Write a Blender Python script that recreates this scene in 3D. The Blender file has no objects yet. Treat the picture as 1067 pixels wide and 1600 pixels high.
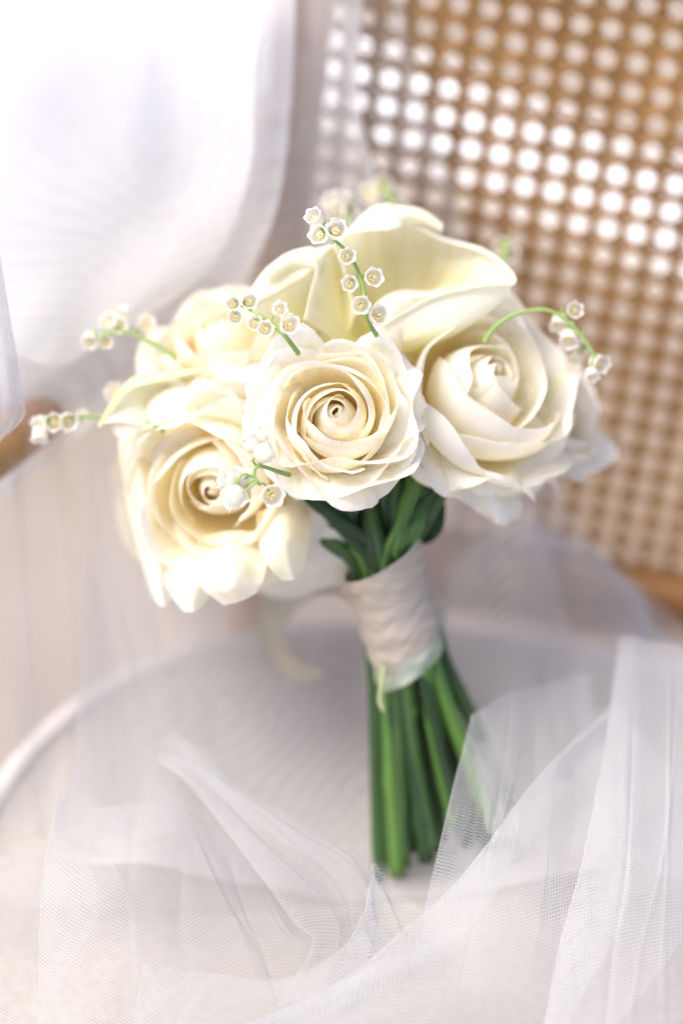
import bpy, math, random
import numpy as np
from mathutils import Vector, Matrix

# ------------------------------------------------------------------ camera
SC = bpy.context.scene
COL = SC.collection
K = 36.0 / 85.0                                  # frame height / focal length
PITCH, ROLL = math.radians(38), math.radians(6.2)
SEAT_Z = 0.45
CAM = np.array([0.0, -0.62, SEAT_Z + 0.823])
FW = np.array([0, math.cos(PITCH), -math.sin(PITCH)])
_r = np.array([1.0, 0, 0]); _u = np.array([0, math.sin(PITCH), math.cos(PITCH)])
RT = _r * math.cos(ROLL) + _u * math.sin(ROLL)
UP = _u * math.cos(ROLL) - _r * math.sin(ROLL)

def P(px, py, d):
    """a place in the scene seen at that spot of the photograph, d metres down the lens axis"""
    return CAM + d * (FW + RT * ((px - 533.5) / 1600 * K) + UP * ((800 - py) / 1600 * K))

def dirv(r, u, t):
    """direction given as right / up / towards the viewer"""
    v = RT * r + UP * u - FW * t
    return v / np.linalg.norm(v)

cd = bpy.data.cameras.new('camera')
cd.lens = 85; cd.sensor_fit = 'VERTICAL'; cd.sensor_height = 36; cd.sensor_width = 24
cd.clip_start = 0.05; cd.clip_end = 200
cd.dof.use_dof = True; cd.dof.focus_distance = 1.0; cd.dof.aperture_fstop = 2.1
co = bpy.data.objects.new('camera', cd); COL.objects.link(co)
co.matrix_world = Matrix(((RT[0], UP[0], -FW[0], CAM[0]), (RT[1], UP[1], -FW[1], CAM[1]),
                          (RT[2], UP[2], -FW[2], CAM[2]), (0, 0, 0, 1)))
SC.camera = co

# ------------------------------------------------------------------ daylight
SUN_DIR = np.array([-0.50, -0.20, 0.83]); SUN_DIR /= np.linalg.norm(SUN_DIR)   # towards the sun
W = bpy.data.worlds.new('World'); SC.world = W; W.use_nodes = True
nt = W.node_tree; bg = nt.nodes['Background']
sky = nt.nodes.new('ShaderNodeTexSky'); sky.sky_type = 'NISHITA'; sky.sun_disc = False
sky.sun_elevation = math.asin(SUN_DIR[2]); sky.sun_rotation = math.atan2(SUN_DIR[0], SUN_DIR[1])
sky.air_density = 0.22; sky.dust_density = 1.8; sky.ozone_density = 0.0
nt.links.new(sky.outputs[0], bg.inputs[0]); bg.inputs[1].default_value = 0.15
sl = bpy.data.lights.new('sun', 'SUN'); sl.energy = 0.6; sl.angle = math.radians(24); sl.color = (1, 0.97, 0.90)
so = bpy.data.objects.new('sun', sl); COL.objects.link(so)
so.rotation_euler = Vector(SUN_DIR).to_track_quat('Z', 'Y').to_euler()
SC.view_settings.view_transform = 'Standard'; SC.view_settings.look = 'None'
SC.view_settings.exposure = 2.0; SC.view_settings.gamma = 1
SC.cycles.use_denoising = True
SC.cycles.transparent_max_bounces = 32; SC.cycles.max_bounces = 16
SC.cycles.diffuse_bounces = 12; SC.cycles.transmission_bounces = 8
SC.cycles.sample_clamp_indirect = 6

# ------------------------------------------------------------------ helpers
def link(name, me, mat=None, parent=None, label=None):
    if mat is not None:
        for m in (mat if isinstance(mat, (list, tuple)) else [mat]): me.materials.append(m)
    o = bpy.data.objects.new(name, me); COL.objects.link(o)
    if parent is not None: o.parent = parent
    if label: o['label'] = label
    return o

def empty(name, parent=None, label=None, cat=None, loc=None):
    o = bpy.data.objects.new(name, None); o.empty_display_size = 0.02; COL.objects.link(o)
    if parent is not None: o.parent = parent
    if label: o['label'] = label
    if cat: o['category'] = cat
    return o

def mesh(name, V, F, UV=None, smooth=True, mi=None):
    me = bpy.data.meshes.new(name)
    V = np.asarray(V, float)
    me.from_pydata(V.tolist(), [], [list(map(int, f)) for f in F])
    if smooth: me.polygons.foreach_set('use_smooth', [True] * len(me.polygons))
    if UV is not None:
        uvl = me.uv_layers.new(name='UVMap')
        idx = np.empty(len(me.loops), int); me.loops.foreach_get('vertex_index', idx)
        uvl.data.foreach_set('uv', np.asarray(UV, float)[idx].ravel())
    if mi is not None: me.polygons.foreach_set('material_index', list(mi))
    me.update()
    return me

def gridfaces(n, m, off=0, wrap=False):
    F = []
    for i in range(n - 1):
        for j in range(m - (0 if wrap else 1)):
            a = off + i * m + j; b = off + i * m + (j + 1) % m
            F.append((a, b, b + m, a + m))
    return F

def join(parts):
    """[(V, F, UV), ...] -> one V, F, UV"""
    Vs, Fs, Us, n = [], [], [], 0
    for V, F, U in parts:
        Vs.append(V); Us.append(U if U is not None else np.zeros((len(V), 2)))
        Fs += [tuple(i + n for i in f) for f in F]; n += len(V)
    return np.vstack(Vs), Fs, np.vstack(Us)

def catmull(pts, n):
    pts = np.asarray(pts, float)
    ext = np.vstack([2 * pts[0] - pts[1], pts, 2 * pts[-1] - pts[-2]])
    t = np.linspace(0, len(pts) - 1, n); i = np.minimum(t.astype(int), len(pts) - 2); f = (t - i)[:, None]
    p0, p1, p2, p3 = ext[i], ext[i + 1], ext[i + 2], ext[i + 3]
    return 0.5 * (2 * p1 + (p2 - p0) * f + (2 * p0 - 5 * p1 + 4 * p2 - p3) * f ** 2 + (3 * p1 - p0 - 3 * p2 + p3) * f ** 3)

def patch(ctrl, n, m):
    """smooth sheet through a grid of points"""
    C = np.asarray(ctrl, float)
    rows = np.array([catmull(r, m) for r in C])
    return np.stack([catmull(rows[:, j], n) for j in range(m)], axis=1)

def frames(path):
    T = np.gradient(path, axis=0); T /= np.linalg.norm(T, axis=1)[:, None] + 1e-12
    ref = np.array([0.3, 0.2, 0.93]);
    if abs(T[0] @ ref) > 0.9: ref = np.array([1.0, 0, 0])
    N = [np.cross(T[0], ref)]; N[0] /= np.linalg.norm(N[0])
    for t in T[1:]:
        v = N[-1] - t * (N[-1] @ t); N.append(v / np.linalg.norm(v))
    N = np.array(N)
    return T, N, np.cross(T, N)

def tube(path, rad, seg=10, cap=True):
    path = np.asarray(path, float); n = len(path)
    rad = np.broadcast_to(np.asarray(rad, float), (n,))
    T, N, B = frames(path)
    a = np.linspace(0, 2 * np.pi, seg, endpoint=False)
    V = path[:, None] + rad[:, None, None] * (np.cos(a)[None, :, None] * N[:, None] + np.sin(a)[None, :, None] * B[:, None])
    L = np.r_[0, np.cumsum(np.linalg.norm(np.diff(path, axis=0), axis=1))]
    UV = np.stack(np.broadcast_arrays(a[None, :] / (2 * np.pi), L[:, None]), -1).reshape(-1, 2)
    F = gridfaces(n, seg, wrap=True)
    if cap:
        F.append(tuple(range(seg))[::-1]); F.append(tuple(range((n - 1) * seg, n * seg)))
    return V.reshape(-1, 3), F, UV

def sm(x, a, b):
    t = np.clip((x - a) / (b - a), 0, 1); return t * t * (3 - 2 * t)

# ------------------------------------------------------------------ materials
def mat(name):
    m = bpy.data.materials.new(name); m.use_nodes = True
    nt = m.node_tree; nt.nodes.clear()
    out = nt.nodes.new('ShaderNodeOutputMaterial')
    return m, nt, out

def N_(nt, typ, **kw):
    n = nt.nodes.new(typ)
    for k, v in kw.items(): setattr(n, k, v)
    return n

def ramp(nt, stops, fac=None, interp='EASE'):
    r = nt.nodes.new('ShaderNodeValToRGB'); r.color_ramp.interpolation = interp
    el = r.color_ramp.elements
    while len(el) < len(stops): el.new(0.5)
    for e, (p, c) in zip(el, stops): e.position = p; e.color = (*c, 1) if len(c) == 3 else c
    if fac is not None: nt.links.new(fac, r.inputs[0])
    return r

def math_(nt, op, a, b=None, c=None):
    n = nt.nodes.new('ShaderNodeMath'); n.operation = op
    for i, x in enumerate((a, b, c)):
        if x is None: continue
        if hasattr(x, 'is_output'): nt.links.new(x, n.inputs[i])
        else: n.inputs[i].default_value = x
    return n.outputs[0]

def petal_material(name, stops, trans=0.3, tcol=(0.93, 0.86, 0.62), streak=0.25, rough=0.55, greens=0.0, bump=0.45, back=None, edge=0.0):
    """thin flower tissue: pigment runs from the petal's foot (v=0) to its rim (v=1)"""
    m, nt, out = mat(name)
    uv = N_(nt, 'ShaderNodeUVMap'); sep = N_(nt, 'ShaderNodeSeparateXYZ'); nt.links.new(uv.outputs[0], sep.inputs[0])
    base = ramp(nt, stops, sep.outputs[1])
    mp = N_(nt, 'ShaderNodeMapping'); nt.links.new(uv.outputs[0], mp.inputs[0]); mp.inputs['Scale'].default_value = (26, 1.6, 1)
    vein = N_(nt, 'ShaderNodeTexNoise'); vein.inputs['Scale'].default_value = 1.6; vein.inputs['Detail'].default_value = 6
    vein.inputs['Distortion'].default_value = 0.6
    nt.links.new(mp.outputs[0], vein.inputs['Vector'])
    vr = ramp(nt, [(0.35, (0.90, 0.86, 0.74)), (0.62, (1, 1, 1))], vein.outputs[0])
    mul = N_(nt, 'ShaderNodeMix', data_type='RGBA', blend_type='MULTIPLY'); mul.inputs[0].default_value = streak
    nt.links.new(base.outputs[0], mul.inputs[6]); nt.links.new(vr.outputs[0], mul.inputs[7])
    col = mul.outputs[2]
    if back:                       # the outer skin of the flower has its own colour
        g_ = N_(nt, 'ShaderNodeNewGeometry'); r2 = ramp(nt, back, sep.outputs[1])
        bm = N_(nt, 'ShaderNodeMix', data_type='RGBA'); nt.links.new(g_.outputs['Backfacing'], bm.inputs[0])
        nt.links.new(col, bm.inputs[6]); nt.links.new(r2.outputs[0], bm.inputs[7]); col = bm.outputs[2]
    if greens:
        tc = N_(nt, 'ShaderNodeTexCoord')
        gn = N_(nt, 'ShaderNodeTexNoise'); gn.inputs['Scale'].default_value = 55; gn.inputs['Detail'].default_value = 3
        nt.links.new(tc.outputs['Object'], gn.inputs['Vector'])
        gr = ramp(nt, [(0.55, (0, 0, 0)), (0.72, (1, 1, 1))], gn.outputs[0])
        gm = N_(nt, 'ShaderNodeMix', data_type='RGBA', blend_type='MULTIPLY')
        nt.links.new(math_(nt, 'MULTIPLY', gr.outputs[0], greens), gm.inputs[0])
        nt.links.new(col, gm.inputs[6]); gm.inputs[7].default_value = (0.72, 0.80, 0.48, 1)
        col = gm.outputs[2]
    if edge:                       # bruised, slightly browned rims here and there
        tc2 = N_(nt, 'ShaderNodeTexCoord'); en = N_(nt, 'ShaderNodeTexNoise'); en.inputs['Scale'].default_value = 90; en.inputs['Detail'].default_value = 2
        nt.links.new(tc2.outputs['Object'], en.inputs['Vector'])
        er = ramp(nt, [(0.54, (0, 0, 0)), (0.66, (1, 1, 1))], en.outputs[0]); ev = ramp(nt, [(0.955, (0, 0, 0)), (1.0, (1, 1, 1))], sep.outputs[1])
        em = N_(nt, 'ShaderNodeMix', data_type='RGBA', blend_type='MULTIPLY')
        nt.links.new(math_(nt, 'MULTIPLY', math_(nt, 'MULTIPLY', er.outputs[0], ev.outputs[0]), edge), em.inputs[0])
        nt.links.new(col, em.inputs[6]); em.inputs[7].default_value = (0.72, 0.55, 0.34, 1); col = em.outputs[2]
    bs = N_(nt, 'ShaderNodeBsdfPrincipled'); bs.inputs['Roughness'].default_value = rough
    bs.inputs['Specular IOR Level'].default_value = 0.3
    bs.inputs['Sheen Weight'].default_value = 0.12; bs.inputs['Sheen Roughness'].default_value = 0.4
    nt.links.new(col, bs.inputs['Base Color'])
    tr = N_(nt, 'ShaderNodeBsdfTranslucent')
    tm = N_(nt, 'ShaderNodeMix', data_type='RGBA', blend_type='MULTIPLY'); tm.inputs[0].default_value = 1
    nt.links.new(col, tm.inputs[6]); tm.inputs[7].default_value = (*tcol, 1); nt.links.new(tm.outputs[2], tr.inputs[0])
    bp = N_(nt, 'ShaderNodeBump'); bp.inputs['Strength'].default_value = bump; bp.inputs['Distance'].default_value = 0.0009
    nt.links.new(vein.outputs[0], bp.inputs['Height'])
    nt.links.new(bp.outputs[0], bs.inputs['Normal']); nt.links.new(bp.outputs[0], tr.inputs['Normal'])
    mx = N_(nt, 'ShaderNodeMixShader'); mx.inputs[0].default_value = trans
    nt.links.new(bs.outputs[0], mx.inputs[1]); nt.links.new(tr.outputs[0], mx.inputs[2]); nt.links.new(mx.outputs[0], out.inputs[0])
    return m

M_HEART = petal_material('rose_heart_petal', [(0.0, (0.95, 0.76, 0.34)), (0.45, (0.965, 0.89, 0.60)), (0.70, (0.97, 0.945, 0.82)), (0.86, (0.97, 0.965, 0.93)), (1.0, (0.97, 0.97, 0.95))], trans=0.5, tcol=(1.0, 0.95, 0.80))
M_PETAL = petal_material('rose_petal', [(0.0, (0.95, 0.78, 0.40)), (0.40, (0.96, 0.89, 0.64)), (0.66, (0.97, 0.95, 0.85)), (0.86, (0.97, 0.965, 0.93)), (1.0, (0.97, 0.97, 0.955))], trans=0.5, tcol=(1.0, 0.96, 0.84), edge=.6)
M_GUARD = petal_material('rose_guard_petal', [(0.0, (0.88, 0.82, 0.48)), (0.35, (0.94, 0.91, 0.74)), (0.7, (0.955, 0.945, 0.89)), (1.0, (0.955, 0.95, 0.915))], greens=0.5, trans=0.4, tcol=(1.0, 0.95, 0.78), edge=.8)
M_CALLA = petal_material('calla_spathe', [(0.0, (0.74, 0.72, 0.24)), (0.2, (0.91, 0.87, 0.58)), (0.40, (0.935, 0.92, 0.78)), (1.0, (0.92, 0.915, 0.76))], back=[(0.0, (0.80, 0.80, 0.45)), (0.35, (0.92, 0.91, 0.80)), (0.9, (0.94, 0.94, 0.89)), (1.0, (0.70, 0.78, 0.62))], trans=0.36, tcol=(1, .97, .86), streak=0.7, rough=0.42, bump=0.15)
M_BELL = petal_material('lily_bell', [(0.0, (0.88, 0.89, 0.70)), (0.3, (0.93, 0.92, 0.86)), (1.0, (0.96, 0.96, 0.94))], trans=0.55, tcol=(0.95, 0.93, 0.84), streak=0.1, rough=0.4)

M_CALLA_GREEN = petal_material('green_calla_spathe', [(0.0, (0.66, 0.68, 0.18)), (0.35, (0.84, 0.82, 0.42)), (1.0, (0.90, 0.88, 0.58))], back=[(0.0, (0.80, 0.80, 0.45)), (0.35, (0.92, 0.92, 0.82)), (1.0, (0.86, 0.89, 0.80))], trans=0.3, tcol=(1, .97, .82), streak=0.6, rough=0.42, bump=0.15)

def simple(name, colr, rough=0.5, spec=0.4, noise=None, trans=0, bump=0, metal=0):
    m, nt, out = mat(name)
    bs = N_(nt, 'ShaderNodeBsdfPrincipled'); bs.inputs['Roughness'].default_value = rough
    bs.inputs['Specular IOR Level'].default_value = spec; bs.inputs['Metallic'].default_value = metal
    if noise:
        c2, scale, stretch = noise
        tc = N_(nt, 'ShaderNodeTexCoord'); mp = N_(nt, 'ShaderNodeMapping'); mp.inputs['Scale'].default_value = stretch
        nt.links.new(tc.outputs['Object'], mp.inputs[0])
        nz = N_(nt, 'ShaderNodeTexNoise'); nz.inputs['Scale'].default_value = scale; nz.inputs['Detail'].default_value = 5
        nt.links.new(mp.outputs[0], nz.inputs['Vector'])
        r = ramp(nt, [(0.35, colr), (0.68, c2)], nz.outputs[0]); nt.links.new(r.outputs[0], bs.inputs['Base Color'])
        if bump:
            bp = N_(nt, 'ShaderNodeBump'); bp.inputs['Strength'].default_value = bump; bp.inputs['Distance'].default_value = 0.001
            nt.links.new(nz.outputs[0], bp.inputs['Height']); nt.links.new(bp.outputs[0], bs.inputs['Normal'])
    else: bs.inputs['Base Color'].default_value = (*colr, 1)
    sh = bs.outputs[0]
    if trans:
        tr = N_(nt, 'ShaderNodeBsdfTranslucent'); tr.inputs[0].default_value = (*colr, 1)
        mx = N_(nt, 'ShaderNodeMixShader'); mx.inputs[0].default_value = trans
        nt.links.new(sh, mx.inputs[1]); nt.links.new(tr.outputs[0], mx.inputs[2]); sh = mx.outputs[0]
    nt.links.new(sh, out.inputs[0])
    return m

def stem_material(name, a, b):
    m, nt, out = mat(name)
    uv = N_(nt, 'ShaderNodeUVMap'); mp = N_(nt, 'ShaderNodeMapping'); mp.inputs['Scale'].default_value = (5, 14, 1)
    nt.links.new(uv.outputs[0], mp.inputs[0])
    nz = N_(nt, 'ShaderNodeTexNoise'); nz.inputs['Scale'].default_value = 2; nz.inputs['Detail'].default_value = 4
    nt.links.new(mp.outputs[0], nz.inputs['Vector'])
    r = ramp(nt, [(0.3, a), (0.7, b)], nz.outputs[0])
    bs = N_(nt, 'ShaderNodeBsdfPrincipled'); bs.inputs['Roughness'].default_value = 0.5; bs.inputs['Specular IOR Level'].default_value = 0.45
    nt.links.new(r.outputs[0], bs.inputs['Base Color'])
    bp = N_(nt, 'ShaderNodeBump'); bp.inputs['Strength'].default_value = 0.2; bp.inputs['Distance'].default_value = 0.0008
    nt.links.new(nz.outputs[0], bp.inputs['Height']); nt.links.new(bp.outputs[0], bs.inputs['Normal'])
    nt.links.new(bs.outputs[0], out.inputs[0])
    return m
M_STEM = stem_material('rose_stem', (0.014, 0.045, 0.010), (0.055, 0.115, 0.022))
M_STEM2 = stem_material('calla_stem', (0.055, 0.14, 0.02), (0.10, 0.21, 0.035))
M_STALK = stem_material('lily_stalk', (0.20, 0.34, 0.07), (0.32, 0.45, 0.14))
M_STAMEN = simple('stamen', (0.90, 0.74, 0.38), 0.6)

# ------------------------------------------------------------------ rose
def petal_grid(rng, t, phi, A, prof, e, spiral, flat, roll, tip, wav, nv=26, nu=25, rollr=0.10):
    """one petal: a cup-shaped sheet in unit rose coordinates"""
    u = np.linspace(-1, 1, nu); v = np.linspace(0, 1, nv)
    # bezier profile -> arc length, tangent angle
    tb = np.linspace(0, 1, 60)[:, None]; p0, p1, p2, p3 = [np.array(p, float) for p in prof]
    B = (1 - tb) ** 3 * p0 + 3 * tb * (1 - tb) ** 2 * p1 + 3 * tb ** 2 * (1 - tb) * p2 + tb ** 3 * p3
    dB = np.gradient(B, axis=0); th = np.unwrap(np.arctan2(dB[:, 1], dB[:, 0])); s = np.r_[0, np.cumsum(np.linalg.norm(np.diff(B, axis=0), axis=1))]
    L = s[-1]
    uu = np.abs(u)
    lim = 1 - e * uu ** 2.4 - 0.9 * e * sm(uu, .62, 1.0) ** 1.5 + tip * np.exp(-(u / 0.22) ** 2)
    lim = lim + wav * 0.012 * np.sin(u * rng.uniform(14, 22) + rng.uniform(0, 6)) * sm(uu, 0, .3)
    lim = lim + wav * 0.35 * np.sin(u * rng.uniform(4, 7) + rng.uniform(0, 6)) * 0.12
    S = v[:, None] * lim[None, :] * L                     # [nv,nu]
    TH = np.interp(S, s, th)
    # rim rolls back, leaving a point in the middle
    asym = rng.uniform(-0.5, 0.5)
    h = roll * (0.25 + 0.75 * sm(uu, 0.05, 0.55)) * (1 + asym * np.sign(u) * sm(uu, 0, .4)) * (1 - 0.25 * sm(uu, .8, 1))
    over = np.clip(S - (lim * L - h * L)[None, :], 0, None)
    TH = TH - over / rollr
    ds = np.diff(S, axis=0, prepend=0)
    THm = np.vstack([TH[:1], 0.5 * (TH[1:] + TH[:-1])])
    r = p0[0] + np.cumsum(ds * np.cos(THm), axis=0); z = p0[1] + np.cumsum(ds * np.sin(THm), axis=0)
    g = 0.55 + 0.45 * sm(v, 0, 0.45)
    az = phi + u[None, :] * A * g[:, None]
    k = sm(v, 0.1, 0.7)[:, None]
    r = r * (1 + k * (spiral * u + flat * u ** 2 - flat * 0.3)[None, :])
    # slow waves
    w = np.zeros_like(r)
    for _ in range(3):
        w += rng.normal() * np.sin(rng.uniform(1.5, 4) * u[None, :] + rng.uniform(1, 4) * v[:, None] + rng.uniform(0, 6.28))
    for _ in range(2):
        w += 0.45 * rng.normal() * np.sin(rng.uniform(5, 9) * u[None, :] + rng.uniform(2, 5) * v[:, None] + rng.uniform(0, 6.28)) * sm(v, .4, 1)[:, None]
    r = r + wav * 0.035 * w * sm(v, 0.15, 1)[:, None]
    z = z + wav * 0.02 * w[:, ::-1] * sm(v, 0.5, 1)[:, None]
    V = np.stack([r * np.cos(az), r * np.sin(az), z], -1).reshape(-1, 3)
    UV = np.stack(np.broadcast_arrays(u[None, :] * 0.5 + 0.5 + rng.integers(0, 40), v[:, None]), -1).reshape(-1, 2)
    return V, gridfaces(nv, nu), UV

def axis_frame(ax, spin=0.0):
    ax = ax / np.linalg.norm(ax)
    x = np.cross(UP, ax); x /= np.linalg.norm(x); y = np.cross(ax, x)
    c, s_ = math.cos(spin), math.sin(spin)
    return np.stack([x * c + y * s_, y * c - x * s_, ax], axis=1)     # columns

def rose(parent, at, ax, R, seed, label, N=30, openness=1.0, H=0.72, spin=0.0, guard=6, rolls=1.0, core=0.03, kdepth=0.75, droop=0.0, twist=1):
    """at = the middle of the rim, ax = where the flower faces"""
    rng = np.random.default_rng(seed)
    root = empty('rose', parent, label)
    M = axis_frame(ax, spin); org = np.asarray(at) - M[:, 2] * H * kdepth * R
    sep = []
    for i in range(N):
        t = i / (N - 1)
        phi = twist * i * math.radians(137.5) + rng.normal() * 0.16
        rr = core + (1.0 - core) * t ** 0.86
        rr *= 1 + rng.normal() * 0.03
        z = H * (0.93 + 0.10 * sm(t, 0, .35) - 0.52 * openness * t ** 1.6 + rng.normal() * 0.02)
        A = math.radians(np.interp(t, [0, .12, .4, .75, 1], [140, 112, 88, 70, 58]) + rng.normal() * 4)
        bul = np.interp(t, [0, .3, .6, 1], [0.15, 0.24, 0.14, -0.14])
        if i < 7: rr = (0.010, 0.035, 0.07, 0.105, 0.14, 0.18, 0.225)[i]; A = math.radians((178, 155, 140, 130, 125, 120, 118)[i])
        prof = [(0.05, 0.0), (0.22 + 0.42 * t, 0.02 - 0.02 * t), (rr + bul, 0.50 * H - 0.05 * t), (rr, z)]
        roll = rolls * np.interp(t, [0, .3, .5, .75, 1], [0.02, 0.05, 0.12, 0.22, 0.30]) * rng.uniform(0.55, 1.35)
        tip = np.interp(t, [0, .5, 1], [0.01, 0.04, 0.13]) * rng.uniform(.3, 1.4)
        sp = twist * np.interp(t, [0, .3, .6, 1], [0.34, 0.24, 0.15, 0.07]) * rng.uniform(.7, 1.3); fl = np.interp(t, [0, .3, .6, 1], [0.0, 0.10, 0.16, 0.16]) * rng.uniform(.5, 1.5)
        g = i >= N - guard
        if g and droop:
            k_ = droop * rng.uniform(.4, 1.5); prof[3] = (rr * (1.02 + .25 * k_), z - 1.5 * k_); prof[2] = (rr * .98, .62 * H)
        V, F, UV = petal_grid(rng, t, phi, A, prof, np.interp(t, [0, 1], [.10, .19]), sp, fl, roll, tip, np.interp(t, [0, .4, 1], [.25, .5, 1.25]), rollr=np.interp(t, [0, 1], [.05, .12]))
        V = V + np.array([rng.normal(), rng.normal(), 0]) * (.035 * V[:, 2:3]) * (t > .12)        # each petal leans its own way
        V[:, 2] += (V[:, 0] * rng.normal() + V[:, 1] * rng.normal()) * .055 * sm(t, .1, .4)
        V = (V * R) @ M.T + org
        link('petal', mesh('petal', V, F, UV), M_GUARD if g else (M_HEART if t < .55 else M_PETAL), root)
    for q in range(5):      # sepals under the flower
        a = q * 2 * math.pi / 5 + 0.3; uu = np.linspace(-1, 1, 5); vv = np.linspace(0, 1, 9)
        wdt = 0.13 * np.sin(np.pi * np.clip(vv * .85 + .15, 0, 1)) ** .8
        rad = 0.10 + 0.62 * vv; zz = 0.02 - 0.22 * vv ** 1.6
        X = np.stack([rad[:, None] * math.cos(a) - uu[None] * wdt[:, None] * math.sin(a), rad[:, None] * math.sin(a) + uu[None] * wdt[:, None] * math.cos(a), zz[:, None] + 0.05 * uu[None] ** 2 - .06], -1).reshape(-1, 3)
        sep.append((X, gridfaces(9, 5), np.stack(np.broadcast_arrays(uu[None] * .5 + .5, vv[:, None] * .1), -1).reshape(-1, 2)))
    for (X, F, U) in sep:
        link('sepal', mesh('sepal', (X * R) @ M.T + org, F, U), M_STEM, root)
    return root, org, M

# ------------------------------------------------------------------ ground under and behind the chair
def tag(o, kind=None, label=None, cat=None, group=None):
    for k, v in (('kind', kind), ('label', label), ('category', cat), ('group', group)):
        if v: o[k] = v
    return o

def box(c, half, X=None, Y=None, Z=None, bev=0.0):
    """box, optionally chamfered along its long edges; axes X, Y, Z"""
    X = np.array([1., 0, 0]) if X is None else X; Y = np.array([0, 1., 0]) if Y is None else Y; Z = np.cross(X, Y) if Z is None else Z
    hx, hy, hz = half; b = min(bev, hy * .9, hz * .9)
    if b <= 0: prof = [(-hy, -hz), (hy, -hz), (hy, hz), (-hy, hz)]
    else:
        prof = []
        for sy, sz, a0 in ((1, -1, -90), (1, 1, 0), (-1, 1, 90), (-1, -1, 180)):
            for q in (0, 45, 90):
                an = math.radians(a0 + q); prof.append((sy * (hy - b) + b * math.cos(an), sz * (hz - b) + b * math.sin(an)))
    n = len(prof); V = [c + X * s * hx + Y * y + Z * z for s in (-1, 1) for y, z in prof]
    F = [(i, (i + 1) % n, n + (i + 1) % n, n + i) for i in range(n)] + [tuple(range(n))[::-1], tuple(range(n, 2 * n))]
    return np.array(V), F, None

M_FLOOR = simple('pale_stone', (0.32, 0.26, 0.20), 0.55, 0.3, noise=((0.40, 0.33, 0.26), 3.0, (1, 1, 1)))
M_SUN_BAND = simple('sun_band_white', (0.90, 0.89, 0.87), 0.5, 0.3)  # near-white colour paints in sunlight lying on the floor
S = 40.0
link_floor = tag(link('floor', mesh('floor', [(-S, -S, 0), (S, -S, 0), (S, S, 0), (-S, S, 0)], [(0, 1, 2, 3)], smooth=False), M_FLOOR), kind='structure')
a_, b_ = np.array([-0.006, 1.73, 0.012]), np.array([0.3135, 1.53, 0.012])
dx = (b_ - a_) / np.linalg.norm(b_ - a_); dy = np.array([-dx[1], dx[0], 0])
tag(link('floor_sun_band', mesh('floor_sun_band', *box((a_ + b_) / 2, (2.0, 0.075, 0.012), dx, dy, bev=0.004)[:2], smooth=False), M_SUN_BAND), kind='structure')  # added white strip in place of a sunlit band on the floor

# ------------------------------------------------------------------ chair
M_CANE = simple('cane', (0.28, 0.14, 0.036), 0.34, 0.5, noise=((0.40, 0.215, 0.062), 14, (1, 1, 1)))
M_WOOD = simple('wood', (0.30, 0.15, 0.055), 0.42, 0.4, noise=((0.38, 0.21, 0.085), 9, (1, 6, 6)), bump=.1)
M_SEAT = simple('seat_fabric', (0.45, 0.405, 0.35), 0.8, 0.2, noise=((0.51, 0.465, 0.41), 260, (1, 1, 1)), bump=.4)
chair = tag(empty('chair', loc=None), label='wooden chair with a woven cane back and a pale cushioned seat behind the bouquet', cat='chair')
YAW, REC = math.radians(7.5), math.radians(0.9)
RD = np.array([math.cos(YAW), -math.sin(YAW), 0]); ND = np.array([-math.sin(YAW), -math.cos(YAW), 0])
CU = np.array([0, 0, 1.]) * math.cos(REC) - ND * math.sin(REC); NP = np.cross(RD, CU) * 1.0
if NP @ ND < 0: NP = -NP
PR, PC = 0.0146, 0.0151
O0 = P(607.9, 123.2, 1.18)
def pan(i, j, n=0.0): return O0 + RD * (i * PR) - CU * (j * PC) + NP * n
I0, I1, J0, J1 = -2.05, 17.0, -6.6, 17.75
panel = empty('cane_panel', chair)
rj = np.random.default_rng(77)
def strand(a, b, w, n0, ph):
    """flat glossy strip that weaves a little over and under"""
    a = np.array(a, float) + rj.normal(size=2) * .016; b = np.array(b, float) + rj.normal(size=2) * .016; L = np.linalg.norm(b - a)
    k = max(4, int(L * 2)); t = np.linspace(0, 1, k + 1)
    ij = a + (b - a) * t[:, None]
    Pn = np.array([pan(i, j, n0 + 0.00045 * math.sin(math.pi * q + ph)) for q, (i, j) in enumerate(ij)])
    d = Pn[-1] - Pn[0]; d /= np.linalg.norm(d); sd = np.cross(d, NP)
    prof = [(-w, -.0002), (-w * .7, .00045), (0, .0006), (w * .7, .00045), (w, -.0002)]
    V = (Pn[:, None] + np.array([sd * x + NP * z for x, z in prof])[None]).reshape(-1, 3)
    F = gridfaces(k + 1, 5, wrap=True)
    link('strand', mesh('strand', V, F), M_CANE, panel)
hw = 0.00125
q = math.ceil(I0 - .5)
while q + .5 <= I1:
    for s in (-.085, .085): strand((q + .5 + s, J0), (q + .5 + s, J1), hw, 0.0, 0 if s > 0 else math.pi)
    q += 1
q = math.ceil(J0 - .5)
while q + .5 <= J1:
    for s in (-.085, .085): strand((I0, q + .5 + s), (I1, q + .5 + s), hw, 0.0007, math.pi / 2 if s > 0 else -math.pi / 2)
    q += 1
for sg in (1, -1):
    for q in range(-40, 60):
        c = q + .5
        # i + sg*j = c clipped to the panel
        pts = []
        for i in (I0, I1):
            j = (c - i) * sg
            if J0 <= j <= J1: pts.append((i, j))
        for j in (J0, J1):
            i = c - sg * j
            if I0 < i < I1: pts.append((i, j))
        if len(pts) >= 2 and np.hypot(pts[0][0] - pts[1][0], pts[0][1] - pts[1][1]) > 1.2:
            strand(pts[0], pts[1], 0.0009, 0.0014 if sg > 0 else -0.0007, 0.5)
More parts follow.
